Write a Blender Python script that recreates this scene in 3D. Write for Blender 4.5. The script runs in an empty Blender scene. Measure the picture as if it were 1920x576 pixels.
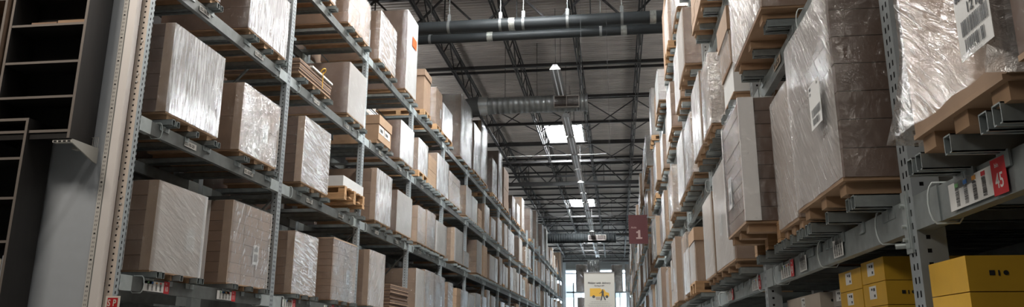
import bpy, math, random
from mathutils import Vector, Matrix
R = math.radians
scn = bpy.context.scene
# ------------------------------------------------------------------ camera
cd = bpy.data.cameras.new('camera'); cam = bpy.data.objects.new('camera', cd)
scn.collection.objects.link(cam); scn.camera = cam
cd.sensor_width = 36.0; cd.lens = 1432.0 / 1920 * 36.0
cd.clip_start = 0.05; cd.clip_end = 400
p_, y_, r_ = .2455, -.1349, .0051
Fv = Vector((math.sin(y_)*math.cos(p_), math.cos(y_)*math.cos(p_), math.sin(p_)))
R1 = Vector((math.cos(y_), -math.sin(y_), 0)); U1 = R1.cross(Fv)
Rv = R1*math.cos(r_) + U1*math.sin(r_); Uv = U1*math.cos(r_) - R1*math.sin(r_)
M = Matrix((Rv, Uv, -Fv)).transposed().to_4x4(); M.translation = (0, 0, 1.6)
cam.matrix_world = M
# ------------------------------------------------------------------ world, light, exposure
w = bpy.data.worlds.new('daylight'); scn.world = w; w.use_nodes = True
bg = w.node_tree.nodes['Background']
bg.inputs['Color'].default_value = (.80, .91, 1.0, 1); bg.inputs['Strength'].default_value = 15.0
scn.view_settings.view_transform = 'Standard'; scn.view_settings.look = 'None'
scn.view_settings.gamma = 1; scn.view_settings.exposure = 0.08
scn.view_settings.use_curve_mapping = False
scn.cycles.use_denoising = True
scn.cycles.max_bounces = 7; scn.cycles.transparent_max_bounces = 12; scn.cycles.diffuse_bounces = 3
scn.cycles.sample_clamp_indirect = 4.0
def area(name, loc, rot, sx, sy, power, col):
    l = bpy.data.lights.new(name, 'AREA'); l.shape = 'RECTANGLE'; l.size = sx; l.size_y = sy
    l.energy = power; l.color = col
    o = bpy.data.objects.new(name, l); scn.collection.objects.link(o)
    o.location = loc; o.rotation_euler = rot
    return o
# strip lamps over the near part of the aisle (above the frame), and added upward lights, unseen past the racks, to brighten the ceiling
for y, pw in ((-2, 40), (4, 110), (8, 230), (11.5, 210)):
    area('strip_lamp_light', (-1.45, y, 8.66), (0, 0, 0), .3, 2.6, pw, (1, .93, .86))
for i, y in enumerate((8, 18, 28, 38, 48, 58, 68)):
    t = min(1, i/4)
    for x in (-9.5, 6.5):
        area('ceiling_fill_light', (x, y, 8.2), (R(180), 0, 0), .6, 3.0, 330, (1-.12*t, .93+.03*t, .88+.12*t))
area('showroom_fill_light', (-5.2, 2.6, 6.4), (R(46), 0, 0), 1.2, .8, 105, (1, .90, .79))  # out-of-view showroom lamp, inferred from the brightly lit trim
area('showroom_fill_light', (-2.6, 0.3, 4.4), (R(78), 0, R(-72)), .9, .9, 48, (1, .93, .84))  # added fill with no known lamp, brightens the right rack's aisle side

# ------------------------------------------------------------------ materials
mats = {}
def mat(name, col, rough=.6, metal=0, emit=0, noise=0, nscale=8, bump=0, bscale=40, rnd=0, stretch=(1, 1, 1), spec=.5):
    if name in mats: return mats[name]
    m = bpy.data.materials.new(name); m.use_nodes = True; nt = m.node_tree; N = nt.nodes; L = nt.links
    b = N['Principled BSDF']; c4 = (*col, 1)
    b.inputs['Base Color'].default_value = c4; b.inputs['Roughness'].default_value = rough
    b.inputs['Metallic'].default_value = metal; b.inputs['Specular IOR Level'].default_value = spec
    if emit:
        b.inputs['Emission Color'].default_value = c4; b.inputs['Emission Strength'].default_value = emit
    tc = N.new('ShaderNodeTexCoord'); mp = N.new('ShaderNodeMapping'); mp.inputs['Scale'].default_value = stretch
    L.new(tc.outputs['Object'], mp.inputs['Vector'])
    src = None
    if noise or rnd:
        mx = N.new('ShaderNodeHueSaturation'); mx.inputs['Color'].default_value = c4
        val = N.new('ShaderNodeMath'); val.operation = 'ADD'; val.inputs[0].default_value = 1; val.inputs[1].default_value = 0
        if noise:
            nz = N.new('ShaderNodeTexNoise'); nz.inputs['Scale'].default_value = nscale; nz.inputs['Detail'].default_value = 4
            L.new(mp.outputs[0], nz.inputs['Vector'])
            mr = N.new('ShaderNodeMapRange'); mr.inputs['From Min'].default_value = .3; mr.inputs['From Max'].default_value = .7
            mr.inputs['To Min'].default_value = 1-noise; mr.inputs['To Max'].default_value = 1+noise
            L.new(nz.outputs['Fac'], mr.inputs['Value']); L.new(mr.outputs[0], val.inputs[0])
        if rnd:
            oi = N.new('ShaderNodeObjectInfo'); r2 = N.new('ShaderNodeMapRange')
            r2.inputs['To Min'].default_value = -rnd; r2.inputs['To Max'].default_value = rnd
            L.new(oi.outputs['Random'], r2.inputs['Value']); L.new(r2.outputs[0], val.inputs[1])
        L.new(val.outputs[0], mx.inputs['Value']); L.new(mx.outputs[0], b.inputs['Base Color'])
    if bump:
        n2 = N.new('ShaderNodeTexNoise'); n2.inputs['Scale'].default_value = bscale; n2.inputs['Detail'].default_value = 3
        L.new(mp.outputs[0], n2.inputs['Vector'])
        bp = N.new('ShaderNodeBump'); bp.inputs['Strength'].default_value = bump; bp.inputs['Distance'].default_value = .01
        L.new(n2.outputs['Fac'], bp.inputs['Height']); L.new(bp.outputs[0], b.inputs['Normal'])
    mats[name] = m
    return m
def film(name, haze, gloss, rough, scale, rotx, thr, tint, fold, bump=.9):
    """stretch film: see-through, glinting, milky in the folds, with glare painted in as white"""
    m = bpy.data.materials.new(name); m.use_nodes = True; nt = m.node_tree; N = nt.nodes; L = nt.links
    N.remove(N['Principled BSDF']); out = N['Material Output']
    tc = N.new('ShaderNodeTexCoord'); oi = N.new('ShaderNodeObjectInfo')
    ad = N.new('ShaderNodeVectorMath'); ad.operation = 'ADD'
    sc = N.new('ShaderNodeVectorMath'); sc.operation = 'SCALE'; sc.inputs['Scale'].default_value = 37
    cb = N.new('ShaderNodeCombineXYZ')
    for i in range(3): L.new(oi.outputs['Random'], cb.inputs[i])
    L.new(cb.outputs[0], sc.inputs[0]); L.new(tc.outputs['Object'], ad.inputs[0]); L.new(sc.outputs[0], ad.inputs[1])
    mp = N.new('ShaderNodeMapping'); mp.inputs['Rotation'].default_value = (R(rotx), 0, 0)
    L.new(ad.outputs[0], mp.inputs['Vector'])
    m2 = N.new('ShaderNodeMapping'); m2.inputs['Scale'].default_value = scale; L.new(mp.outputs[0], m2.inputs['Vector'])
    nz = N.new('ShaderNodeTexNoise'); nz.inputs['Scale'].default_value = 1; nz.inputs['Detail'].default_value = 5; nz.inputs['Roughness'].default_value = .62
    nz.inputs['Distortion'].default_value = .6
    L.new(m2.outputs[0], nz.inputs['Vector'])
    big = N.new('ShaderNodeTexNoise'); big.inputs['Scale'].default_value = 2.6; big.inputs['Detail'].default_value = 2
    L.new(ad.outputs[0], big.inputs['Vector'])
    ridge = N.new('ShaderNodeMapRange'); ridge.inputs['From Min'].default_value = thr; ridge.inputs['From Max'].default_value = thr+.18
    L.new(nz.outputs['Fac'], ridge.inputs['Value'])
    bm = N.new('ShaderNodeMapRange'); bm.inputs['From Min'].default_value = .35; bm.inputs['From Max'].default_value = .68
    bm.inputs['To Min'].default_value = .35; bm.inputs['To Max'].default_value = 1.25
    L.new(big.outputs['Fac'], bm.inputs['Value'])
    mul = N.new('ShaderNodeMath'); mul.operation = 'MULTIPLY'; L.new(ridge.outputs[0], mul.inputs[0]); L.new(bm.outputs[0], mul.inputs[1])
    hz = N.new('ShaderNodeMath'); hz.operation = 'MULTIPLY_ADD'; hz.inputs[1].default_value = fold; hz.use_clamp = True; hz.inputs[2].default_value = haze
    L.new(mul.outputs[0], hz.inputs[0])
    gl = N.new('ShaderNodeMath'); gl.operation = 'MULTIPLY_ADD'; gl.inputs[1].default_value = gloss; gl.inputs[2].default_value = .03
    L.new(bm.outputs[0], gl.inputs[0])
    bp = N.new('ShaderNodeBump'); bp.inputs['Strength'].default_value = bump; bp.inputs['Distance'].default_value = .02
    L.new(nz.outputs['Fac'], bp.inputs['Height'])
    tr = N.new('ShaderNodeBsdfTransparent'); tr.inputs[0].default_value = (.95, .95, .95, 1)
    df = N.new('ShaderNodeBsdfDiffuse'); df.inputs[0].default_value = (*tint, 1)
    gs = N.new('ShaderNodeBsdfGlossy'); gs.inputs['Roughness'].default_value = rough
    gs.inputs[0].default_value = (1, 1, 1, 1)
    L.new(bp.outputs[0], gs.inputs['Normal']); L.new(bp.outputs[0], df.inputs['Normal'])
    a = N.new('ShaderNodeMixShader'); L.new(hz.outputs[0], a.inputs[0]); L.new(tr.outputs[0], a.inputs[1]); L.new(df.outputs[0], a.inputs[2])
    b = N.new('ShaderNodeMixShader'); L.new(gl.outputs[0], b.inputs[0]); L.new(a.outputs[0], b.inputs[1]); L.new(gs.outputs[0], b.inputs[2])
    L.new(b.outputs[0], out.inputs['Surface']); mats[name] = m
    return m
K1 = mat('cardboard', (.25, .165, .112), .75, noise=.10, nscale=6, rnd=.10, spec=.3)
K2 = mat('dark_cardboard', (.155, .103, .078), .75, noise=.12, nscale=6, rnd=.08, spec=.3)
K3 = mat('light_cardboard', (.36, .24, .155), .75, noise=.08, nscale=6, rnd=.08, spec=.3)
KW = mat('white_carton', (.62, .62, .61), .6, noise=.04, rnd=.05)
KG = mat('grey_carton', (.30, .275, .25), .7, noise=.08, rnd=.06)
KC = mat('cream_carton', (.50, .44, .37), .7, noise=.05, rnd=.04)
KY = mat('yellow_carton', (.62, .36, .025), .6, noise=.06, rnd=.05)
PROT = mat('edge_board', (.38, .265, .18), .65, noise=.08, rnd=.06)
PROTW = mat('white_edge_board', (.88, .87, .86), .6)
WOOD = mat('pallet_wood', (.40, .235, .115), .75, noise=.25, nscale=5, rnd=.15, stretch=(1, 6, 6))
LEDG = mat('pallet_board', (.39, .25, .15), .75, noise=.12, rnd=.08)
ZN = mat('galvanised_steel', (.30, .335, .335), .42, metal=.55, noise=.16, nscale=14, bump=.1, rnd=.05)
ZNL = mat('bright_steel', (.44, .49, .49), .4, metal=.5, noise=.08, nscale=14)
ZND = mat('weathered_steel', (.135, .145, .14), .5, metal=.5, noise=.2, nscale=9, rnd=.06)
POST = mat('upright_steel', (.335, .37, .385), .45, metal=.35, noise=.08, nscale=10)
TAN = mat('beige_steel', (.62, .54, .47), .55)
DARK = mat('hollow_shade', (.012, .012, .012), .9)  # near-black stands in for shade inside hollow posts and slots
WHT = mat('white_label', (.72, .72, .70), .5)
BLK = mat('black_print', (.02, .02, .02), .6)
RED = mat('red_label', (.55, .022, .03), .45)
STR = mat('clear_strap', (.62, .68, .68), .3)
BROWN = mat('black_brown_wood', (.017, .0155, .0145), .55, noise=.15, nscale=3, stretch=(8, 8, 1), bump=.06, bscale=30)
BRE = mat('pale_edge', (.20, .175, .155), .5)  # paler front edges of panels and shelves
BR2 = mat('brown_wood', (.16, .105, .07), .5, noise=.2, nscale=4, stretch=(8, 8, 1))
F = {'silver': film('glare_film', .34, .48, .2, (20, 42, 3.2), 0, .43, (.95, .96, .97), .75),  # white tint and folds paint the glare of the aisle-side face
     'streaky': film('streaky_film', .26, .40, .16, (20, 4, 38), 12, .47, (.93, .93, .93), .6),
     'hazy': film('hazy_film', .46, .14, .22, (20, 5, 26), 25, .57, (.70, .70, .69), .18, .35),
     'clear': film('clear_film', .17, .22, .16, (20, 24, 7), 20, .52, (.93, .93, .92), .5),
     'crumpled': film('crumpled_film', .15, .50, .14, (22, 22, 26), -30, .49, (.93, .93, .92), .6),
     'diag': film('diagonal_film', .36, .24, .16, (20, 3.5, 42), -52, .55, (.86, .84, .82), .5),
     'scratch': film('scratched_film', .05, .15, .13, (20, 5, 55), -38, .54, (.93, .92, .9), .6),
     'thin': film('thin_film', .02, .05, .16, (20, 4, 22), 30, .60, (.85, .83, .8), .3)}
# ------------------------------------------------------------------ mesh helpers
class MB:
    def __init__(s): s.v = []; s.f = []; s.m = []; s.sm = []
    def add(s, vs, fs, mi=0, smooth=False):
        o = len(s.v); s.v += [tuple(x) for x in vs]
        for f in fs: s.f.append(tuple(i+o for i in f)); s.m.append(mi); s.sm.append(smooth)
        return s
    def box(s, x0, x1, y0, y1, z0, z1, mi=0):
        if x0 > x1: x0, x1 = x1, x0
        return s.add([(x0,y0,z0),(x1,y0,z0),(x1,y1,z0),(x0,y1,z0),(x0,y0,z1),(x1,y0,z1),(x1,y1,z1),(x0,y1,z1)],
                     [(0,3,2,1),(4,5,6,7),(0,1,5,4),(1,2,6,5),(2,3,7,6),(3,0,4,7)], mi)
    def bar(s, p, q, a, b=None, mi=0):
        b = b or a; p = Vector(p); q = Vector(q); d = (q-p).normalized()
        u = d.cross(Vector((0, 0, 1)) if abs(d.z) < .95 else Vector((1, 0, 0))).normalized(); v = d.cross(u)
        vs = [c + u*i*a/2 + v*j*b/2 for c in (p, q) for i, j in ((-1,-1),(1,-1),(1,1),(-1,1))]
        return s.add(vs, [(0,1,2,3),(7,6,5,4),(0,4,5,1),(1,5,6,2),(2,6,7,3),(3,7,4,0)], mi)
    def tube(s, pts, r, n=8, mi=0, closed=False):
        pts = [Vector(p) for p in pts]; k = len(pts); vs = []; ref = None
        for i, p in enumerate(pts):
            a = pts[(i-1) % k] if closed or i else p; b = pts[(i+1) % k] if closed or i < k-1 else p
            d = (b-a).normalized()
            if ref is None: ref = d.orthogonal().normalized()
            ref = (ref - d*ref.dot(d)).normalized(); v = d.cross(ref)
            rr = r[i] if isinstance(r, (list, tuple)) else r
            vs += [p + ref*rr*math.cos(2*math.pi*j/n) + v*rr*math.sin(2*math.pi*j/n) for j in range(n)]
        fs = [(i*n+j, i*n+(j+1) % n, ((i+1) % k)*n+(j+1) % n, ((i+1) % k)*n+j) for i in range(k if closed else k-1) for j in range(n)]
        s.add(vs, fs, mi, True)
        if not closed: s.add(vs[:n], [tuple(range(n))[::-1]], mi); s.add(vs[-n:], [tuple(range(n))], mi)
        return s
    def poly(s, pts, ax, d, mi=0):
        """flat outline (list of 3d points) with a thickness vector d"""
        n = len(pts); d = Vector(d); a = [Vector(p) for p in pts]
        return s.add(a + [p+d for p in a], [tuple(range(n)), tuple(range(2*n-1, n-1, -1))] + [(i, i+n, (i+1) % n+n, (i+1) % n) for i in range(n)], mi)
    def mesh(s, name, ms):
        me = bpy.data.meshes.new(name); me.from_pydata(s.v, [], s.f)
        for m in (ms if isinstance(ms, (list, tuple)) else [ms]): me.materials.append(m)
        me.polygons.foreach_set('material_index', s.m); me.polygons.foreach_set('use_smooth', s.sm)
        me.update(); return me
    def build(s, name, ms, parent=None, loc=None, **kw):
        return put(name, s.mesh(name, ms), parent, loc, **kw)
def put(name, me, parent=None, loc=None, label=None, cat=None, group=None, kind=None):
    o = bpy.data.objects.new(name, me); scn.collection.objects.link(o)
    if parent: o.parent = parent
    if loc: o.location = loc
    tag(o, label, cat, group, kind); return o
def tag(o, label=None, cat=None, group=None, kind=None):
    if label: o['label'] = label
    if cat: o['category'] = cat
    if group: o['group'] = group
    if kind: o['kind'] = kind
    return o
def empty(name, loc, label=None, cat=None, group=None):
    o = put(name, None, None, loc, label, cat, group); o.empty_display_size = .1; return o
AX = {'L': ((0,1,0),(0,0,1),(1,0,0)), 'R': ((0,-1,0),(0,0,1),(-1,0,0)), 'F': ((1,0,0),(0,0,1),(0,-1,0))}
def text(name, s, size, loc, face, m, parent=None, bold=0, align='LEFT', sx=1):
    c = bpy.data.curves.new(name, 'FONT'); c.body = s; c.size = size; c.offset = bold; c.extrude = .0004; c.align_x = align
    c.resolution_u = 3; c.materials.append(m)
    o = bpy.data.objects.new(name, c); scn.collection.objects.link(o)
    r, u, n = [Vector(a) for a in AX[face]]
    me = bpy.data.meshes.new_from_object(o); bpy.data.objects.remove(o); o = bpy.data.objects.new(name, me); scn.collection.objects.link(o)
    mm = Matrix((r*sx, u, n)).transposed().to_4x4(); mm.translation = loc
    if parent: o.parent = parent
    o.matrix_local = mm; return o
def barcode(mb, face, o, wd, ht, n, seed, mi, horiz=True):
    """bars on a label; o = lower-left corner"""
    rg = random.Random(seed); r, u, nn = [Vector(a) for a in AX[face]]; o = Vector(o); t = 0
    L_ = wd if horiz else ht
    while t < L_:
        a = rg.uniform(.4, 1.6)*L_/n/2; e = min(L_, t+a)
        if horiz: pts = [o+r*t, o+r*e, o+r*e+u*ht, o+r*t+u*ht]
        else: pts = [o+u*t, o+r*wd+u*t, o+r*wd+u*e, o+u*e]
        mb.add([q+nn*.0012 for q in pts], [(0,1,2,3)], mi); t = e + rg.uniform(.4, 1.4)*L_/n/2

# ------------------------------------------------------------------ building shell
DZ = 10.5; Y0, Y1, XA, XB = -14, 76.5, -20, 14
CONC = mat('painted_block', (.30, .315, .31), .85, noise=.06, nscale=1.2, bump=.1, bscale=6)
MB().box(XA, XB, Y0, 90, -.2, 0).build('floor', mat('polished_concrete', (.20, .195, .185), .35, noise=.12, nscale=.7), kind='structure')
MB().box(XA-.2, XA, Y0, Y1, 0, 11.2).build('wall_left', CONC, kind='structure')
MB().box(XB, XB+.2, Y0, Y1, 0, 11.2).build('wall_right', CONC, kind='structure')
MB().box(XA, XB, Y0-.2, Y0, 0, 11.2).build('wall_near', CONC, kind='structure')
ew = MB()
ew.box(XA, XB, Y1, Y1+.3, 8.95, 11.2); ew.box(XA, -7.2, Y1, Y1+.3, 0, 8.95); ew.box(2.2, XB, Y1, Y1+.3, 0, 8.95); ew.box(-7.2, 2.2, Y1, Y1+.3, 0, .9)
ew.build('wall_end', CONC, kind='structure')
FR = mat('window_frame_white', (.62, .66, .68), .4)
wf = MB(); wf.box(-7.2, 2.2, Y1+.05, Y1+.2, 8.8, 8.95); wf.box(-7.2, 2.2, Y1+.05, Y1+.2, 8.45, 8.53); wf.box(-7.2, 2.2, Y1+.05, Y1+.2, 4.95, 5.1); wf.box(-7.2, 2.2, Y1+.05, Y1+.2, .9, 1.05)
for i in range(6): x = -7.2+9.4*i/5; wf.box(x-.05, x+.05, Y1+.05, Y1+.2, .9, 8.95)
win = wf.build('window_1', FR, kind='structure')
GL = bpy.data.materials.new('window_glass'); GL.use_nodes = True
b = GL.node_tree.nodes['Principled BSDF']; b.inputs['Roughness'].default_value = .03; b.inputs['Transmission Weight'].default_value = 1; b.inputs['IOR'].default_value = 1.02; b.inputs['Base Color'].default_value = (.97, 1, 1, 1)
for i in range(5):
    x = -7.2+9.4*i/5
    for z0, z1 in ((1.05, 4.95), (5.1, 8.45)): MB().box(x+.06, x+9.4/5-.06, Y1+.11, Y1+.12, z0, z1).build('pane', GL, win)
# house across the yard, seen through the glass
hs = empty('office_building', (-3, 96, 0), 'pale building with small square windows seen through the bright end glazing', 'building')
MB().box(-14, 14, 0, .6, 0, 14).build('wall', mat('pale_render', (.62, .64, .66), .8), hs)
for i in range(9):
    for z in (4.4, 7.3, 10.2):
        o = MB().box(-12.3+3*i, -11.3+3*i, -.06, .02, z, z+1.5).build('window', mat('far_window', (.10, .12, .15), .3), hs)
MB().box(-40, 40, 90, 120, -.3, -.05).build('ground', mat('asphalt', (.16, .16, .16), .9), kind='structure')
# ceiling deck: pressed steel ribs running across the aisle, with skylight openings
DK = mat('roof_deck', (.46, .425, .395), .45, metal=.25, noise=.16, nscale=.8, rnd=0, stretch=(1, 4, 1))
SKY = [(-2.75, 30.5), (-2.75, 47.2), (-2.75, 65.8), (-2.75, 12.5), (-13.5, 30.5), (-13.5, 47.2), (-13.5, 12.5), (7.0, 4.0), (7.0, 12.5), (7.0, 21.5), (7.0, 30.5), (7.0, 39.0), (7.0, 47.2)]  # right-hand row is unseen, its in-between skylights added for film glare
dk = MB(); P = .17; y = Y0
while y < Y1:
    cuts = sorted([x for x, yy in SKY if yy-.01 <= y < yy+2.6])
    xs = [XA]
    for c in cuts: xs += [c, c+1.5]
    xs.append(XB)
    for a, b2 in zip(xs[::2], xs[1::2]):
        pr = [(y, DZ), (y+.06, DZ), (y+.08, DZ+.07), (y+.15, DZ+.07), (y+P, DZ)]
        for (ya, za), (yb, zb) in zip(pr, pr[1:]):
            dk.add([(a,ya,za),(a,yb,zb),(b2,yb,zb),(b2,ya,za)], [(0,1,2,3)])
    y += P
dk.box(XA, XB, Y0, Y1, 11.1, 11.2)
# cut the roof slab as well: rebuild it as strips round the openings
dk.v = dk.v[:-8]; dk.f = dk.f[:-6]; dk.m = dk.m[:-6]; dk.sm = dk.sm[:-6]
dk.build('ceiling', DK, kind='structure')
LENS = mat('skylight_lens', (.93, .98, 1.0), .4, emit=115)
for i, (x, y) in enumerate(SKY):
    o = MB(); o.box(x-.08, x, y-.1, y+2.7, DZ-.05, DZ+.35); o.box(x+1.5, x+1.58, y-.1, y+2.7, DZ-.05, DZ+.35); o.box(x, x+1.5, y-.1, y, DZ-.05, DZ+.35); o.box(x, x+1.5, y+2.6, y+2.7, DZ-.05, DZ+.35)
    s = o.build('window_%d' % (i+2), mat('skylight_curb', (.5, .5, .5), .5), kind='structure')
    MB().box(x, x+1.5, y, y+2.6, DZ+.24, DZ+.28).build('skylight_pane', LENS, s)
# roof steel
JS = mat('black_steel', (.03, .028, .028), .5, metal=.3, noise=.1)
GY = [-1.0, 17.75, 37.0, 55.3, 73.2]
def joist_mesh(Ln):
    j = MB()
    for dx in (-.035, .035):
        j.box(dx-.02, dx+.02, 0, Ln, 9.66-9.66, .045); j.box(dx-.02, dx+.02, 0, Ln, .72, .765)
    n = int(Ln/.75)
    for i in range(n):
        a = i*Ln/n; b2 = (i+1)*Ln/n
        j.bar((0, a, .04 if i % 2 else .73), (0, b2, .73 if i % 2 else .04), .028)
    return j.mesh('roof_joist', JS)
JM = joist_mesh(18)
jx = [-12.2, -10.35, -8.5, -6.6, -4.75, -2.83, -.93, .85, 2.7, 4.6, 6.5]
for gy, g2 in zip(GY, GY[1:]):
    for x in jx: put('roof_joist', JM, None, (x, gy, 9.68), kind='structure').scale = (1, (g2-gy)/18, 1)
def girder_mesh():
    g = MB(); g.box(XA, XB, -.07, .07, -.06, .12); g.box(XA, XB, -.06, .06, .96, 1.08)
    x = XA; i = 0
    while x < XB:
        g.bar((x, 0, .05), (x+.93, 0, 1.0), .05); g.bar((x+.93, 0, 1.0), (x+1.86, 0, .05), .05)
        g.bar((x+.93, 0, 1.0), (x+.93, 0, .05), .03); x += 1.86
    return g.mesh('roof_girder', JS)
GM = girder_mesh()
for gy in GY: put('roof_girder', GM, None, (.02, gy, 9.32), kind='structure')
bg_ = MB(); y = 2.87; i = 0
while y < 74:
    bg_.box(-13, 7, y+2.33, y+2.38, 10.38, 10.46)
    bg_.box(-13, 7, y-.04, y+.04, 9.66, 9.75)
    y += 3.09; i += 1
bg_.build('roof_bridging', JS, kind='structure')
xb = MB()
for y in (26.8, 33.2, 44.5, 50.8, 62.5, 68.8):
    for a, b2 in zip(jx[3:], jx[4:-1]):
        xb.bar((a, y, 10.3), (b2, y+2.2, 9.75), .03); xb.bar((b2, y, 10.3), (a, y+2.2, 9.75), .03)
xb.build('roof_cross_brace', JS, kind='structure')
for x in (-9.2, -4.9, 2.3, 1.05):
    MB().box(x-.15, x+.15, 73.3, 73.6, 0, 9.3).build('steel_column', mat('column_paint', (.30, .35, .38), .5), kind='structure')
# pipes and ducts
PIPE = mat('black_pipe', (.022, .024, .025), .5, spec=.2, noise=.12, nscale=3)
CLP = mat('pipe_coupling', (.34, .34, .31), .35, metal=.6, noise=.3, nscale=18)
def pipe(y, z, r, label, clamps, hangers):
    e = empty('overhead_pipe', (0, y, z), label, 'pipe', None)
    MB().tube([(-14, 0, 0), (-6, 0, 0), (2, 0, 0), (8, 0, 0)], r, 20).build('pipe_run', PIPE, e)
    for x in clamps: MB().tube([(x-.07, 0, 0), (x+.07, 0, 0)], r+.012, 20).build('coupling', CLP, e)
    for x in hangers:
        h = MB(); h.bar((x, 0, r), (x, 0, DZ-z), .018); h.tube([(x-.03, 0, 0), (x+.03, 0, 0)], r+.008, 20); h.box(x-.04, x+.04, -.03, .03, r, r+.16)
        h.build('pipe_hanger', mat('hanger_steel', (.16, .16, .155), .5, metal=.2), e)
pipe(16.45, 8.885, .145, 'thick black pipe hanging across the aisle, upper and nearer of the two', (-2.25, 1.0), (-3.75, -2.52, -1.98, -.95, .3))
pipe(17.25, 8.93, .112, 'thinner black pipe crossing the aisle just behind and below the thick one', (-2.9, .35), (-4.4, -.2))
DUC = mat('galvanised_duct', (.26, .265, .26), .38, metal=.65, noise=.16, nscale=5, bump=.08, bscale=3)
COL = mat('duct_collar', (.62, .64, .64), .25, metal=.8)
GRL = mat('grille_dark', (.13, .10, .09), .6); GRF = mat('grille_frame', (.42, .38, .35), .5)
def duct(y, z, r, xa, xb_, label, ga, gb, elbow):
    DUC = mats['galvanised_duct'] if elbow else mat('dull_duct', (.02, .022, .023), .75, spec=.1)
    e = empty('ventilation_duct', (0, y, z), label, 'duct')
    d = MB(); x = xa; pts = []; rr = []
    while x < xb_:
        pts += [(x, 0, 0), (x+.012, 0, 0), (x+.024, 0, 0)]; rr += [r, r+.012, r]; x += .16
    pts.append((xb_, 0, 0)); rr.append(r)
    d.tube(pts, rr, 24); d.build('duct_pipe', DUC, e)
    MB().tube([(xb_-.02, 0, 0), (xb_+.03, 0, 0)], r+.02, 24).build('end_cap', DUC, e)
    if elbow:
        MB().tube([(xa-.28, 0, 0), (xa, 0, 0)], [r+.04, r+.02], 24).build('collar', COL, e)
        MB().tube([(xa-.28, 0, 0), (xa-.6, 0, -.05), (xa-.85, 0, -.28), (xa-.95, 0, -.65), (xa-.95, 0, -2.6)], r+.06, 24).build('elbow', mat('dark_duct', (.10, .10, .10), .5, metal=.4), e)
    g = MB(); fy = -r-.04
    m_ = (ga+gb)/2; t = .022
    g.box(ga, gb, fy, fy+.12, .16-.36, .16-.36+t); g.box(ga, gb, fy, fy+.12, .16-t, .16)
    for xx in (ga, m_, gb): g.box(xx-t/2, xx+t/2, fy, fy+.12, -.2, .16)
    gr = g.build('grille', GRF, e)
    s = MB()
    for k in range(9): s.box(ga, gb, fy+.03, fy+.07, -.185+k*.038, -.17+k*.038)
    s.box(ga, gb, fy+.08, fy+.1, -.2, .16); s.build('louvre', GRL, gr)
    for x in (xa+.5, (xa+xb_)/2, xb_-.2): MB().bar((x, 0, r), (x, 0, DZ-z), .015).build('hanger', JS, e)
duct(21.6, 8.55, .25, -3.65, -.72, 'spiral metal duct with twin grille and bright collar over the aisle', -1.66, -.93, True)
duct(51.5, 8.6, .33, -9.5, .04, 'dark round duct crossing near the far end, grille beside its end', -1.75, -.6, False)
# strip lights on cables
RFL = mat('lamp_reflector', (.36, .35, .34), .3, metal=.4); TUB = mat('lamp_tube', (.9, .93, .95), .3, emit=.12)
def fixture(near):
    e_ = []
    h = MB(); 
    for sx in (-1, 1): h.add([(sx*.02,0,.02),(sx*.15,0,-.06),(sx*.15,2.4,-.06),(sx*.02,2.4,.02)], [(0,1,2,3)]); h.add([(sx*.02,0,.025),(sx*.15,0,-.055),(sx*.15,2.4,-.055),(sx*.02,2.4,.025)], [(3,2,1,0)])
    h.box(-.05, .05, 0, 2.4, .02, .09); h.add([(-.15,0,-.06),(.15,0,-.06),(.05,0,.09),(-.05,0,.09)], [(0,1,2,3)])
    return h.mesh('reflector', RFL), MB().tube([(-.06, .04, -.03), (-.06, 2.36, -.03)], .016, 8).tube([(.06, .04, -.03), (.06, 2.36, -.03)], .016, 8).mesh('tube', TUB), MB().bar((0, .2, .09), (0, .2, 1.8), .012).bar((0, 2.2, .09), (0, 2.2, 1.8), .012).box(-.02, .02, .17, .23, .09, .2).mesh('suspension', JS)
FX = fixture(True)
fy = [19.05] + [23.45+2.56*i for i in range(16)]
ordn = ['first', 'second', 'third', 'fourth', 'fifth', 'sixth', 'seventh', 'eighth', 'ninth', 'tenth', 'eleventh', 'twelfth', 'thirteenth', 'fourteenth', 'fifteenth', 'sixteenth', 'seventeenth', 'eighteenth', 'nineteenth', 'twentieth', 'twenty-first', 'twenty-second', 'twenty-third', 'twenty-fourth', 'twenty-fifth', 'twenty-sixth', 'twenty-seventh', 'twenty-eighth', 'twenty-ninth', 'thirtieth']
ordn += ['thirty-'+o for o in ordn[:9]] + ['fortieth'] + ['forty-'+o for o in ordn[:9]] + ['fiftieth'] + ['fifty-'+o for o in ordn[:9]]
for i, y in enumerate(fy):
    e = empty('strip_light', (-1.45, y, 8.74), 'grey strip light on cables in front of the spiral duct' if i == 0 else 'strip light in the long hanging row, %s counted from the near end' % ordn[i-1], 'lamp', 'strip lights above the aisle')
    put('reflector', FX[0], e); put('lamp_tube', FX[1], e); put('suspension_cable', FX[2], e)
# sprinkler conduit with white pipe
MB().tube([(-4.4, 31, 9.3), (-.5, 31, 9.3)], .018, 8).tube([(-.5, 31, 9.3), (-.25, 31, 9.3)], .035, 8).build('conduit', mat('white_conduit', (.6, .6, .58), .4), label='thin pale sprinkler pipe crossing beneath the first skylight', cat='pipe')

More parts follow.
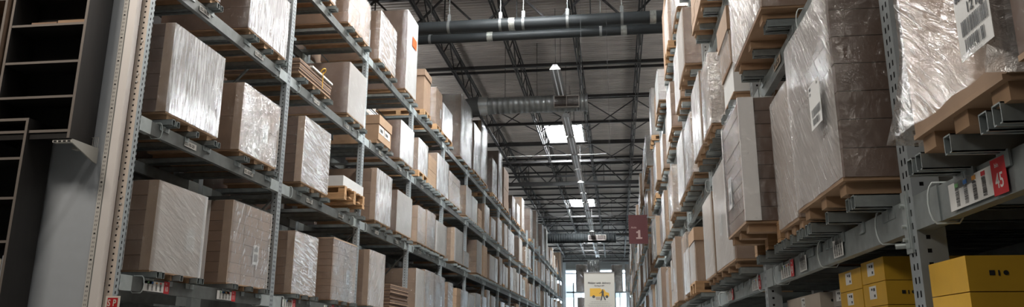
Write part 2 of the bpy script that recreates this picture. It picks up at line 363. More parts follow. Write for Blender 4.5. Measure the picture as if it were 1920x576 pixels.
# ------------------------------------------------------------------ pallet racks
ZB = [2.14, 3.49, 4.87, 6.27]; HB = .118; LB = 2.93; NB = 18; PT = 6.75
def perf(face_w, cols, hw, hh, pitch, z0, z1, uv):
    """grid of quads with holes left open; uv(u,z) -> 3d point"""
    mb = MB(); us = [0]
    for c in cols: us += [c-hw/2, c+hw/2]
    us.append(face_w); z = z0
    while z < z1-1e-6:
        for za, zb, hole in ((z, z+pitch-hh, 0), (z+pitch-hh, z+pitch, 1)):
            for k in range(len(us)-1):
                if hole and k % 2 == 1: continue
                mb.add([uv(us[k], za), uv(us[k+1], za), uv(us[k+1], zb), uv(us[k], zb)], [(0,1,2,3)])
        z += pitch
    return mb
def post_mesh(s, near, wy=.10, dx=None, sidem=0):
    dx = dx or (.075 if s > 0 else .1)
    m = MB()
    if near:
        a = perf(wy, (.032, .066), .012, .024, .05, 1.5, PT, lambda u, z: (0, u, z)); m.add(a.v, a.f)
        a = perf(dx, (.037,), .015, .015, .05, 1.5, PT, lambda u, z: (-s*u, 0, z)); m.add(a.v, a.f, sidem)
        m.add([(0,0,0),(0,wy,0),(0,wy,1.5),(0,0,1.5)], [(0,1,2,3)]); m.add([(0,0,0),(-s*dx,0,0),(-s*dx,0,1.5),(0,0,1.5)], [(0,1,2,3)], sidem)
        m.add([(0,wy,0),(-s*dx,wy,0),(-s*dx,wy,PT),(0,wy,PT)], [(0,1,2,3)])
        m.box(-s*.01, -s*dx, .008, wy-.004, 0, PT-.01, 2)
    else: m.box(0, -s*dx, 0, wy, 0, PT)
    return m.mesh('upright_post', [POST, TAN if sidem else POST, DARK])
def beam_mesh(s, L_):
    m = MB(); m.box(-s*.001, -s*.05, .22, L_-.22, -HB, 0, 1)
    for a, b2 in ((0, .22), (L_-.22, L_)):
        m.box(s*.004, -s*.054, a, b2, -HB-.004, .004, 0)
    m.box(s*.0, -s*.02, .22, L_-.22, -HB-.003, -HB, 1)
    return m.mesh('beam', [ZNL if s > 0 else ZN, ZND if s > 0 else ZN])
def bar_mesh(s, out, clip=True):
    """C-channel across the beams, open at its aisle end"""
    m = MB(); x0, x1 = s*out, -s*1.12; h = .055; w_ = .046; t = .004
    m.box(x0, x1, 0, w_, h-t, h); m.box(x0, x1, 0, t, 0, h); m.box(x0, x1, w_-t, w_, 0, h)
    m.box(x0, x1, 0, .014, 0, t); m.box(x0, x1, w_-.014, w_, 0, t)
    if clip: m.box(s*.008, s*.001, -.012, w_+.012, -.045, .004); m.box(s*.008, -s*.03, -.012, w_+.012, 0, .003)
    return m.mesh('support_bar', [ZN])
def rack(s, XF, YP, name, label, out):
    e = empty(name, (XF, YP, 0), label, 'pallet rack')
    pn = post_mesh(s, True); pf = post_mesh(s, False); bm = beam_mesh(s, LB-.1)
    br = MB()
    for z in (2.2, 3.3, 4.4, 5.5, 6.5): br.box(-s*.07, -s*1.06, .03, .06, z, z+.04)
    for i, z in enumerate((2.2, 3.3, 4.4, 5.5)): br.bar((-s*(.07 if i % 2 else 1.06), .045, z+.04), (-s*(1.06 if i % 2 else .07), .045, z+1.1), .035, .02)
    brm = br.mesh('frame_brace', ZND)
    for k in range(NB+1):
        y = LB*k
        if k == 0 and s > 0:
            put('upright_post', post_mesh(s, True, .062, .075, 1), e, (.045, -.07, 0), label='nearest upright, beige on its near side')
        else: put('upright_post', pn if k < 7 else pf, e, (.004*s, y-.1 if s > 0 else y, 0))
        put('rear_post', pf, e, (-s*1.03, y-.1 if s > 0 else y, 0))
        put('frame_brace', brm, e, (0, y-.1 if s > 0 else y, 0))
    for k in range(-1 if s < 0 else 0, NB):
        y = LB*k + (0 if s > 0 else .1)
        for z in ZB:
            put('beam', bm, e, (0, y, z)); put('rear_beam', bm, e, (-s*1.03, y, z))
    return e
XL, XR = -4.0, 1.11
rackL = rack(1, XL, 5.73, 'pallet_rack', 'long steel pallet rack on the left, loaded on four beam levels', .12)
rackR = rack(-1, XR, 2.98, 'pallet_rack', 'long steel pallet rack on the right, close beside the camera', .16)
barL, barR, barLf, barRf = bar_mesh(1, .11), bar_mesh(-1, .15), bar_mesh(1, .11, False), bar_mesh(-1, .15, False)
nbar = {1: 0, -1: 0}; extra = {1: MB(), -1: MB()}
def bars_for(s, lv, y0, y1, n):
    e, XF, YP = (rackL, XL, 5.73) if s > 0 else (rackR, XR, 2.98)
    wd = y1-y0; ps = []
    for c in (.10, .5, .90):
        if n == 2: ps += [c*wd-.055, c*wd+.02]
        else: ps.append(c*wd-.023)
    if n == 2: ps = [ps[0], ps[1], ps[2]+.04, ps[4], ps[5]]
    for p in ps:
        y = y0+p-YP
        if nbar[s] < 290:
            put('support_bar', (barL if s > 0 else barR) if y0 < 24 else (barLf if s > 0 else barRf), e, (0, y, ZB[lv])); nbar[s] += 1
        else: extra[s].box(s*.12, -s*.6, y, y+.046, ZB[lv], ZB[lv]+.055)

# ------------------------------------------------------------------ pallet loads
def shell(s, w_, d, h, seed, amp, nz_=9, nw=9, nd=9, flare=0):
    """wrinkled film skin round a load; local frame: front face at x=0, near edge at y=0"""
    rg = random.Random(seed); ph = [(rg.uniform(4, 16), rg.uniform(3, 14), rg.uniform(0, 6.28)) for _ in range(5)]
    per = [(0, w_*i/nw, s, 0) for i in range(nw)] + [(-s*d*i/nd, w_, 0, 1) for i in range(nd)] + [(-s*d, w_-w_*i/nw, -s, 0) for i in range(nw)] + [(-s*d+s*d*i/nd, 0, 0, -1) for i in range(nd)]
    n = len(per); vs = []
    for k in range(nz_+1):
        z = h*k/nz_
        for i, (x, y, ax, ay) in enumerate(per):
            q = sum(math.sin(a*(x+y)+b2*z+c) for a, b2, c in ph)/5
            corner = i in (0, nw, nw+nd, 2*nw+nd)
            o = .006 + amp*(.5+q*.9) if not corner else .004
            o = max(.003, o)
            if flare and w_-1e-6 <= y and z < .3: y += flare*(1-z/.3)**1.5
            if flare and x == 0 and z < .3: x += s*flare*.4*(1-z/.3)**1.5
            if corner: vs.append((x+(s*.005 if i in (0, nw) else -s*.005), y+(-.005 if i in (0, 2*nw+nd) else .005), z-.0))
            else: vs.append((x+ax*o, y+ay*o, z - (amp*2*abs(q) if k == 0 else 0)))
    fs = [(k*n+i, k*n+(i+1) % n, (k+1)*n+(i+1) % n, (k+1)*n+i) for k in range(nz_) for i in range(n)]
    m = MB(); m.add(vs, fs, 0, True)
    for q in range(len(fs)):
        if q % n >= nw: m.m[q] = 1
    m.add([(x, y, h+.004) for x, y, _, _ in per], [tuple(range(n))])
    return m
def load(s, X, y0, y1, zb, h, style='hazy', body=K1, nl=6, nc=2, strip=None, lab=True, pal='ledge', depth=1.05, lod=0, name='wrapped_pallet_load', label='', group=None, cat='pallet load', seed=0, lid=None, amp=.003, cap=None, topn=None, flare=0, endf=None):
    """zb = underside of the cartons; the pallet hangs below it"""
    w_ = y1-y0; rg = random.Random(seed*7+3)
    e = empty(name, (X, y0, zb), label, cat, group)
    if pal == 'ledge': # thin board pallet on three low feet
        m = MB(); ph_ = .062; m.box(.0, -s*depth, .01, w_-.01, -.014, 0)
        feet = [(c*w_-.045, c*w_+.045) for c in (.12, .5, .88)]
        if lod == 0:
            m.build('pallet_board', LEDG, e)
            f1 = MB().box(0, -s*depth*.95, 0, .09, -ph_, -.014).mesh('pallet_foot', LEDG)
            for a, b2 in feet: put('pallet_foot', f1, e, (-s*.02, a, 0))
        else:
            for a, b2 in feet: m.box(-s*.02, -s*depth, a, b2, -ph_, -.014)
            m.build('pallet', LEDG, e)
    elif pal == 'wood':
        bw = .1; off = -.128
        if lod == 0:
            db = MB().box(.02*s, -s*depth, 0, .11, -.022, 0).mesh('deck_board', WOOD)
            for k in range(5): put('deck_board', db, e, (0, (w_-.11)*k/4, 0))
            sm = MB().box(.02*s, -s*.08, 0, .08, -.1, -.022).mesh('pallet_block', WOOD); lb = MB().box(.02*s, -s*depth, 0, .1, off, -.1).mesh('bottom_board', WOOD)
            for c in (0, .5, 1):
                for dx in (0, .46, .92): put('pallet_block', sm, e, (-s*dx, (w_-.1)*c+.01, 0))
                put('bottom_board', lb, e, (0, (w_-.1)*c, 0))
        else:
            m = MB(); m.box(.02*s, -s*depth, 0, w_, -.022, 0)
            for c in (0, .5, 1): m.box(.02*s, -s*depth, (w_-.1)*c, (w_-.1)*c+.1, -.128, -.1); m.box(.02*s, -s*.08, (w_-.1)*c, (w_-.1)*c+.09, -.1, -.02); m.box(-s*.5, -s*.6, (w_-.1)*c, (w_-.1)*c+.09, -.1, -.02)
            m.build('pallet', WOOD, e)
    hh = h - (lid or 0)
    if name == 'flat_carton_bundle':
        n = max(5, int(h/.03))
        for k in range(n):
            j = rg.uniform(-.012, .012)
            MB().box(j, -s*depth, rg.uniform(0, .015), w_-rg.uniform(0, .015), hh*k/n+.002, hh*(k+1)/n-.004).build('flat_carton', K1 if k % 2 else K2, e)
    elif lod < 2:
        g = .004; cw = w_/nc; ch = hh/nl
        me = MB().box(-s*g, -s*(depth-g), g, cw-g, 0, ch-g*.9).mesh('carton', body)
        for k in range(nl):
            for c in range(nc):
                put('carton', me, e, (-s*rg.uniform(0, .006), cw*c, ch*k))
    else:
        m = MB(); g = .006; cw = w_/nc; ch = hh/nl
        for k in range(nl):
            for c in range(nc):
                jx_ = rg.uniform(0, .01); m.box(-s*jx_, -s*depth, cw*c+g, cw*(c+1)-g, ch*k+g, ch*(k+1))
        o = m.build('carton_stack', body, e); 
    if lid:
        MB().box(s*.012, -s*(depth+.01), -.012, w_+.012, hh-.02, h).build('carton_lid', cap or K3, e)
    if strip:
        sm = PROTW if strip == 'w' else PROT; t = .005
        for yy, dy in ((0, 1), (w_, -1)):
            m = MB(); m.box(s*t, -s*.09, yy-dy*t, yy, 0, hh); m.box(s*t, 0, yy, yy+dy*.012, 0, hh)
            m.build('edge_protector', sm, e)
    if topn: MB().box(s*.004, -s*depth, 0, w_, hh, hh+topn).build('top_board', PROT, e)
    if style:
        if lod == 0: sh = shell(s, w_, depth, h, seed, amp, 14, 14, 8, flare)
        elif lod == 1: sh = shell(s, w_, depth, h, seed, amp, 6, 6, 3)
        else: sh = shell(s, w_, depth, h, seed, amp, 4, 3, 1)
        wr = sh.build('stretch_wrap', [F[style], F[endf or ('thin' if style != 'crumpled' or s > 0 else 'crumpled')]], e)
    if lab and lod < 2:
        lw, lh = .13, .21; fc = 'L' if s > 0 else 'R'
        yy = w_*rg.uniform(.55, .68); zz = h*rg.uniform(.2, .34)
        xo = s*.003
        m = MB(); m.box(xo, xo+s*.001, yy, yy+lw, zz, zz+lh)
        ya = yy+.02 if s > 0 else yy+lw-.02
        barcode(m, fc, (xo+s*.0012, ya, zz+.03), lw-.04, .085, 16, seed, 1); barcode(m, fc, (xo+s*.0012, ya, zz+.14), lw-.04, .06, 12, seed+1, 1)
        m.build('shipping_label', [WHT, BLK], e)
    return e
ZL = [2.205, 3.61, 4.99, 6.385]
ST = {'h': 'hazy', 's': 'silver', 'k': 'streaky', 'c': 'clear', 'x': 'crumpled', 'd': 'diag', 't': 'thin', '-': None}
WORD = {'h': 'milky film-wrapped', 's': 'silvery film-wrapped', 'k': 'streaky film-wrapped', 'c': 'clear film-wrapped', 'x': 'crumpled film-wrapped', 'd': 'loosely wrapped', 't': 'thinly wrapped', '-': 'unwrapped'}
LVN = ["lowest visible beam", "second beam", "third beam", "top beam"]
cnt = {}
# near and middle loads of the left rack: level, y0, y1, top z, film, body, layers, columns, strip, pallet, special label
D = [
 (0, 6.09, 6.91, 2.99, 'h', K1, 6, 2, 'b', 'ledge', 'big milky-wrapped carton stack with tan edge strip, nearest on left rack\'s lowest beam', {}),
 (0, 7.42, 8.35, 3.06, 'c', K1, 8, 3, 'b', 'ledge', 'wrapped stack of thin cartons, second from the near end on left rack\'s lowest beam', {}),
 (0, 9.03, 9.79, 2.97, 'k', K1, 7, 1, 'b', 'ledge', 'stack in shiny horizontal film folds just past the second left upright, lowest beam', {}),
 (0, 10.36, 11.37, 3.05, 'x', K1, 9, 4, None, 'ledge', 'carton stack with dark top board and glittering film, fourth on left rack\'s lowest beam', dict(topn=.02)),
 (0, 11.98, 12.85, 3.09, 'd', K1, 4, 1, 'b', 'ledge', 'tall slack-wrapped carton with rounded bag top, fifth on left rack\'s lowest beam', {}),
 (1, 6.05, 6.97, 4.46, 's', K2, 7, 3, 'b', 'ledge', 'dark carton stack with blinding silver film face, nearest on left rack\'s second beam', {}),
 (1, 7.42, 8.34, 4.36, 'x', K1, 2, 2, 'b', 'ledge', 'brown wrapped carton with glinting film, second from near end on left rack\'s second beam', {}),
 (1, 9.08, 10.0, 4.48, 'k', K2, 7, 3, 'b', 'ledge', 'wrapped stack with torn film showing two kraft cartons, third on left rack\'s second beam', {}),
 (1, 12.15, 13.05, 4.49, 's', K1, 4, 4, 'b', 'ledge', 'tall silvery pallet load right beside third left upright on second beam', {}),
 (1, 13.42, 14.47, 4.37, 'h', K2, 2, 1, None, 'ledge', 'milky-wrapped single tall load before the fourth left upright, second beam', {}),
 (2, 5.95, 6.75, 5.9, 's', K1, 5, 2, None, 'ledge', 'wrapped load cut by the top of the picture, nearest on left rack\'s third beam', {}),
 (2, 7.38, 8.37, 5.73, 's', K2, 3, 2, None, 'ledge', 'bright white wrapped load at the picture\'s top edge, left rack\'s third beam', {}),
 (2, 10.58, 11.40, 5.80, 'h', K2, 1, 1, None, 'ledge', 'smooth grey-wrapped box right behind the strapped flat cartons on third beam', {}),
 (2, 13.46, 14.42, 5.73, 's', K2, 1, 1, None, 'ledge', 'grey box with shining front, beside the two lidded kraft cartons on third beam', {}),
 (3, 9.0, 9.85, 7.2, 'k', K1, 4, 2, None, 'ledge', 'wrapped load at the picture\'s top edge, nearest seen on left rack\'s top beam', {}),
 (3, 10.40, 11.42, 7.1, 'c', K1, 4, 2, None, 'ledge', 'loosely wrapped brown carton load left of the third upright on top beam', {}),
 (3, 11.96, 12.95, 7.28, 'k', K1, 5, 2, None, 'ledge', 'wrapped carton load in front of the tall grey box on left top beam', {}),
 (3, 15.10, 15.69, 7.35, '-', K1, 1, 1, None, 'wood', 'narrow kraft crate with framed side on wooden pallet, left rack\'s top beam', dict(lid=.12, cap=K1)),
 (3, 16.22, 16.84, 7.33, 't', K1, 5, 2, None, 'wood', 'stack of kraft cartons on wooden pallet, second past fourth upright, top beam', {}),
 (3, 16.88, 17.97, 7.17, 's', K2, 2, 2, None, 'wood', 'bright wrapped cube on wooden pallet on left top beam before the giant brown box', {}),
 (3, 19.00, 20.64, 8.10, 'x', K2, 2, 1, None, 'ledge', 'giant plain brown box below the duct elbow on left rack\'s top beam', dict(depth=1.3)),
]
sd = 100
for lv, y0, y1, zt, st, body, nl, nc, strip, pal, lab_, kw in D:
    zb = ZL[lv] + (.066 if pal == 'wood' else 0); sd += 1
    lod = 0 if y0 < 14 else 1
    load(1, -3.95, y0, y1, zb, zt-zb, ST[st], body, nl, nc, strip, not (st == '-'), pal, lod=lod, label=lab_, seed=sd, group='pallet loads on the left rack', amp=.009 if st in 'xd' else .003, name='carton_stack_load' if st == '-' else 'wrapped_pallet_load', **kw)
    if lv == 0 and y0 < 8: MB().box(-.24, -.30, -.012, -.008, 0, zt-zb).build('white_strip', PROTW, [o for o in scn.objects if o.get('label') == lab_][0])  # pale upright strip set on the near end face
    bars_for(1, lv, y0, y1, 2)
# white flat carton on yellow wooden pallets
load(1, -3.95, 10.62, 11.55, 3.87, .16, None, KW, 1, 1, None, False, 'wood', lod=0, label='low white carton on stacked wooden pallets, left rack\'s second beam', seed=7, group='pallet loads on the left rack', name='white_flat_carton')
e = empty('wooden_pallet', (-3.95, 10.62, 3.74), 'empty wooden pallet directly under the one carrying the low white carton', 'pallet')
for k in range(5): MB().box(.02, -1.05, k*.2, k*.2+.11, -.022, 0).build('deck_board', WOOD, e)
for c in (0, .41, .83): MB().box(.02, -1.05, c, c+.1, -.07, -.024).build('bottom_board', WOOD, e)
bars_for(1, 1, 10.62, 11.55, 2)
# flat cartons under a white lath with a yellow strap
e = load(1, -3.95, 8.78, 9.90, 4.99, .19, None, K1, 1, 1, None, False, 'ledge', lod=0, label='bundle of flat brown cartons with white lath and yellow strap, third beam', seed=9, group='flat carton bundles', name='flat_carton_bundle', cat='carton bundle')
MB().box(.02, -.03, .38, 1.12, .19, .215).build('white_lath', WHT, e)
YS = mat('yellow_strap', (.75, .42, .03), .5)
MB().tube([(.03, .72, .24), (.03, .72, 0)], .006, 6).tube([(.03+.03*math.sin(a*.7), .72+.05*math.cos(a*.7), .255+.035*math.sin(a*.7)) for a in range(10)], .008, 6).build('yellow_strap', YS, e)
bars_for(1, 2, 8.78, 9.9, 2)
# two lidded kraft cartons with white labels
for k, (z0, z1, t_) in enumerate(((4.99, 5.26, 'lower'), (5.265, 5.42, 'upper'))):
    e = empty('kraft_carton', (-3.95, 12.13, z0), '%s of two kraft cartons with white labels beside third left upright, third beam' % t_, 'carton', 'kraft cartons with labels')
    MB().box(0, -.8, .01, .74, 0, z1-z0).build('carton_body', K3, e)
    if k: MB().box(.012, -.81, 0, .75, -.0, z1-z0+.004).build('carton_lid', K3, e)
    else:
        for (a, b2) in ((.04, .3), (.34, .66)):
            m = MB().box(.002, .004, a, b2, .12, .25); barcode(m, 'L', (.004, a+.03, .15), .18, .06, 14, 5, 1); m.build('label', [WHT, BLK], e)
MB().box(-3.97, -4.9, 12.13, 12.88, 4.925, 4.988).build('pallet', LEDG, label='thin board pallet under the two labelled kraft cartons, third beam', cat='pallet')
bars_for(1, 2, 12.15, 12.88, 2)
# tall grey box with orange sticker
e = load(1, -3.95, 13.63, 14.44, 6.42, 1.64, 'hazy', K2, 1, 1, None, False, 'ledge', lod=0, label='very tall grey-wrapped box with an orange sticker on left rack\'s top beam', seed=12, group='pallet loads on the left rack')
MB().box(.018, .02, .36, .68, 1.02, 1.22).build('orange_sticker', mat('orange_sticker', (.62, .085, .02), .5), e)
bars_for(1, 3, 13.63, 14.44, 2)
# stack of corrugated sheets on the lowest beam
load(1, -3.95, 13.2, 14.42, 2.205, .43, None, K2, 1, 1, None, False, 'ledge', lod=1, label='ribbed brown bundle of flat cartons before the fourth left upright, lowest beam', seed=15, group='flat carton bundles', name='flat_carton_bundle', cat='carton bundle')
bars_for(1, 0, 13.2, 14.42, 2)
# further loads, measured along the rack then continued at the same rhythm
SEQ = {0: [(14.95,15.65,3.08,'h',K1),(15.68,16.56,3.12,'x',K1),(16.60,17.60,3.10,'x',K2),(17.94,18.5,3.04,'k',K1),(19.0,19.46,2.98,'-',K3),(19.48,20.46,2.97,'x',K1),(20.58,21.37,2.92,'h',KG),(21.61,22.40,3.02,'h',KG),(22.49,23.44,2.99,'x',K1),(23.47,24.03,3.24,'h',K1)],
 1: [(14.94,15.61,4.35,'x',K3),(15.70,16.50,4.39,'x',K1),(16.53,17.64,4.30,'h',K1),(18.55,19.68,4.44,'h',K1),(19.72,20.50,4.0,'x',KG),(21.65,22.50,4.54,'h',K1),(22.80,23.52,4.53,'-',K3),(23.91,24.79,4.38,'h',K1),(24.81,25.62,4.39,'s',KG),(25.97,26.69,4.53,'x',K1),(26.80,27.26,4.38,'s',K1),(27.33,28.09,4.34,'h',KG),(28.62,29.50,4.46,'s',K1),(29.66,30.53,4.53,'-',KG),(30.55,31.41,4.42,'h',K1),(31.77,32.44,4.45,'s',K1)],
 2: [(14.79,15.62,5.74,'s',K1),(15.69,16.46,5.62,'-',K3),(16.48,17.72,5.84,'s',K1),(17.80,19.11,5.72,'c',K1),(19.91,20.69,5.79,'h',K1),(20.78,21.63,5.66,'h',KG),(21.83,22.46,5.5,'-',K3),(22.87,23.78,5.82,'s',K1),(24.12,25.07,5.61,'s',K1),(25.53,26.53,5.82,'s',K1),(27.05,27.88,5.86,'h',K1),(28.03,29.85,5.82,'s',K1),(31.38,32.5,5.93,'h',K1),(33.66,34.6,5.83,'h',K1)],
 3: [(20.91,21.99,7.85,'s',K2),(22.04,23.24,8.25,'x',K2),(24.30,25.3,7.6,'k',K2),(25.63,26.53,8.2,'x',K2),(26.94,28.23,7.92,'-',K1),(29.2,30.2,7.3,'x',K2),(30.6,31.6,7.25,'s',K1),(32.26,33.24,7.8,'k',K1),(35.60,36.79,7.9,'x',K2),(38.38,39.40,8.27,'x',K2),(41.43,42.70,8.05,'s',K2)]}
def title(s, lv, n, st, body):
    side = 'left' if s > 0 else 'right'
    bw = {K1.name: 'brown', K2.name: 'dark brown', K3.name: 'light brown', KG.name: 'greyish', KW.name: 'white', KC.name: 'cream'}[body.name]
    return '%s %s carton load, %s from near end on %s rack\'s %s' % (WORD[st], bw, ordn[n], side, LVN[lv])
count = {(1, 0): 6, (1, 1): 6, (1, 2): 7, (1, 3): 8, (-1, 0): 0, (-1, 1): 0, (-1, 2): 0, (-1, 3): 0}
def generic(s, lv, y0, y1, zt, st, body, rg):
    X = -3.95 if s > 0 else rg.choice([.92, .95, .99, .97])
    zl = ZL[lv] if s > 0 else ZB[lv]+.122
    pal = 'wood' if (lv == 3 and s > 0 and y0 < 36) or rg.random() < .1 else 'ledge'
    zb = zl + (.066 if pal == 'wood' else 0)
    h = zt-zb; n = count[(s, lv)]; count[(s, lv)] += 1
    lod = 1 if y0 < 22 and s > 0 or y0 < 16 else 2
    nl = rg.choice([1, 2, 3, 4, 6]) if st != '-' else rg.choice([4, 6]); nc = rg.choice([1, 2, 2, 3])
    load(s, X, y0, y1, zb, h, ST[st], body, nl, nc, 'b' if rg.random() < .3 else None, rg.random() < .6 and st != '-', pal, lod=lod,
         label=title(s, lv, n, st, body), seed=int(y0*100)+lv, group='pallet loads on the %s rack' % ('left' if s > 0 else 'right'), amp=.009 if st in 'xd' else .003,
         name='carton_stack_load' if st == '-' else 'wrapped_pallet_load')
    bars_for(s, lv, y0, y1, 2 if y0 < 30 else 1)
rg = random.Random(5)
def cont(s, lv, y, YP):
    out = []
    while y < YP+LB*NB-.9:
        k = int((y-YP)/LB); yb = YP+LB*k
        w_ = rg.uniform(.8, 1.05)
        if s < 0 and y - yb < .14: y = yb+.16
        if y+w_ > yb+LB-(.12 if s > 0 else .02): y = yb+LB+(.08 if s > 0 else .16); continue
        if rg.random() < .06: y += w_; continue
        hh = rg.uniform(.68, 1.0) if lv < 3 else rg.choice([.9, 1.2, 1.5, 1.75])*(1 if s > 0 else .72)
        base = (ZL[lv] if s > 0 else ZB[lv]+.122)
        out.append((y, y+w_, base+hh, rg.choice('hhsskxx-c'), rg.choice([K1, K1, K1, K2, KG, KG, K3])))
        y += w_+rg.uniform(.04, .45)
    return out
for lv in range(4):
    for a in SEQ[lv]: generic(1, lv, *a, rg)
    for a in cont(1, lv, SEQ[lv][-1][1]+.2, 5.73): generic(1, lv, *a, rg)
# loads standing in the rear row, seen through the gaps of the left rack
k = 0
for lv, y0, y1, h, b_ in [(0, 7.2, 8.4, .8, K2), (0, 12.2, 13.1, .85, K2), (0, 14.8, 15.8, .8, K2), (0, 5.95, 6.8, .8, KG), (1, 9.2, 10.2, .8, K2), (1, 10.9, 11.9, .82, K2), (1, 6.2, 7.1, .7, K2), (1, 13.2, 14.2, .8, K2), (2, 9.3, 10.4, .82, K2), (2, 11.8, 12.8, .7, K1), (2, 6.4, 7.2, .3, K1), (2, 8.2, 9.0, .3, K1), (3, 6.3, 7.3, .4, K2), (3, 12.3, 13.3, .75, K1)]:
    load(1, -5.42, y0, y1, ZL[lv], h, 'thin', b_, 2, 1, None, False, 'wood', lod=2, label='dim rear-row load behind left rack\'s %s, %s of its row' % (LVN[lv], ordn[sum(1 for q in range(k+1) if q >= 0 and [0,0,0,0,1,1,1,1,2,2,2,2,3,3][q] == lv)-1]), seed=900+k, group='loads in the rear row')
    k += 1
rr = empty('rear_rack', (-5.3, 5.73, 0), 'second steel rack back to back behind the left one, in shadow', 'pallet rack')
bmr = beam_mesh(1, LB-.1); pfr = post_mesh(1, False)
for k in range(8):
    for x in (0, -1.05): put('upright_post', pfr, rr, (x, LB*k-.1, 0))
    if k < 7:
        for z in ZB:
            for x in (0, -1.05): put('beam', bmr, rr, (x, LB*k, z-.005))
# wire mesh / board decking closes the view upward through the rear row
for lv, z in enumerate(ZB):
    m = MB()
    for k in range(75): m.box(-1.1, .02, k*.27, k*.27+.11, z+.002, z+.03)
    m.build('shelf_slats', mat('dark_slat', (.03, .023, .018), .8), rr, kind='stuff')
MB().box(2.36, 2.41, -6, 56, 0, 7.4).build('light_baffle', mat('dark_baffle', (.035, .03, .028), .9), label='added light-blocking partition behind the right rack', cat='baffle')  # added dark sheet blocking light into the right rack
back = MB().box(-7.3, -7.25, 4, 58, 0, 7.6).build('light_baffle', mat('dark_baffle', (.035, .03, .028), .9), label='added light-blocking partition behind the racks on the left', cat='baffle')  # added dark sheet standing in for the gloom behind the left racks

# right rack, near loads
RB0 = [z+.115 for z in ZB]
load(-1, .95, 1.9, 2.50, 2.25, 1.0, 'scratch', K3, 1, 1, None, False, 'ledge', depth=1.0, lod=0, label='huge glinting wrapped load with 12 kg label at the picture\'s upper right', seed=31, amp=.008, flare=.10, endf='diag', group='pallet loads on the right rack')
load(-1, .93, .85, 1.80, 2.25, 1.0, 'thin', K2, 3, 1, None, False, 'ledge', depth=1.0, lod=0, label='brown wrapped load cut by the picture\'s right edge above the 45 sign', seed=32, group='pallet loads on the right rack')
e2 = load(-1, .93, 3.19, 4.00, 2.27, .86, 'diag', K2, 7, 1, None, False, 'ledge', depth=1.1, lod=0, label='big brown load under diagonal film, framed by the near right upright', seed=33, amp=.004, group='pallet loads on the right rack')
load(-1, .95, 4.08, 4.56, 2.25, .75, 'diag', K1, 1, 1, None, False, 'ledge', depth=1.0, lod=0, label='narrow box with sloping cap showing left of the biggest right load', seed=34, amp=.006, group='pallet loads on the right rack')
load(-1, .79, 4.72, 5.50, 2.335, .78, 'scratch', K2, 9, 1, 'w', True, 'ledge', depth=1.1, lod=0, label='stack of thin brown cartons with white edge board, overhanging the right aisle', seed=35, amp=.005, group='pallet loads on the right rack')
e = empty('wooden_pallet', (.97, 4.66, 2.33), 'orange wooden pallet carrying the overhanging white-edged stack, right rack', 'pallet')
for c in (0, .39, .78): MB().box(0, 1.05, c, c+.1, -.13, -.11).build('bottom_board', WOOD, e); MB().box(0, .09, c, c+.1, -.108, -.026).build('pallet_block', WOOD, e); MB().box(.48, .57, c, c+.1, -.108, -.026).build('pallet_block', WOOD, e)
for k in range(5): MB().box(0, 1.05, k*.19, k*.19+.12, -.024, -.063+.06).build('deck_board', WOOD, e)
# labels on the near right loads
def big_label(X, ya, yb, za, zb, name, seed, lines=None):
    m = MB(); m.box(X, X-.0012, ya, yb, za, zb); wd = yb-ya; ht = zb-za
    barcode(m, 'R', (X-.0014, yb-.04*wd/.2, za+.06*ht), wd*.6, ht*.15, 14, seed, 1)
    barcode(m, 'R', (X-.0014, yb-.03*wd/.2, za+.25*ht), wd*.8, ht*.18, 22, seed+1, 1)
    o = m.build(name, [WHT, BLK]); return o
for lb_, par in ((big_label(.918, 1.85, 2.03, 2.325, 2.56, 'shipping_label', 41), 0), (big_label(.900, 3.30, 3.485, 2.545, 2.75, 'shipping_label', 44), 1)):
    pe = [o for o in scn.objects if o.get('label', '').startswith('huge glinting' if par == 0 else 'big brown load under')][0]
    lb_.parent = pe; lb_.matrix_parent_inverse = Matrix.Translation(-Vector(pe.location))
pe = [o for o in scn.objects if o.get('label', '').startswith('huge glinting')][0]
def rel(pe, x, y, z): return (x-pe.location[0], y-pe.location[1], z-pe.location[2])
text('weight_text', '12 kg', .04, rel(pe, .9155, 1.965, 2.437), 'R', BLK, pe, .0006)
text('article_text', '802.721.31', .03, rel(pe, .9155, 2.02, 2.485), 'R', BLK, pe, .0004)
for i, (sz, yy, zz) in enumerate([(.014, 3.475, 2.735), (.012, 3.475, 2.712), (.014, 3.35, 2.735)]): text('label_text', ['802', '721', '1x'][i], sz*1.6, rel(e2, .8985, yy, zz-.01), 'R', BLK, e2)
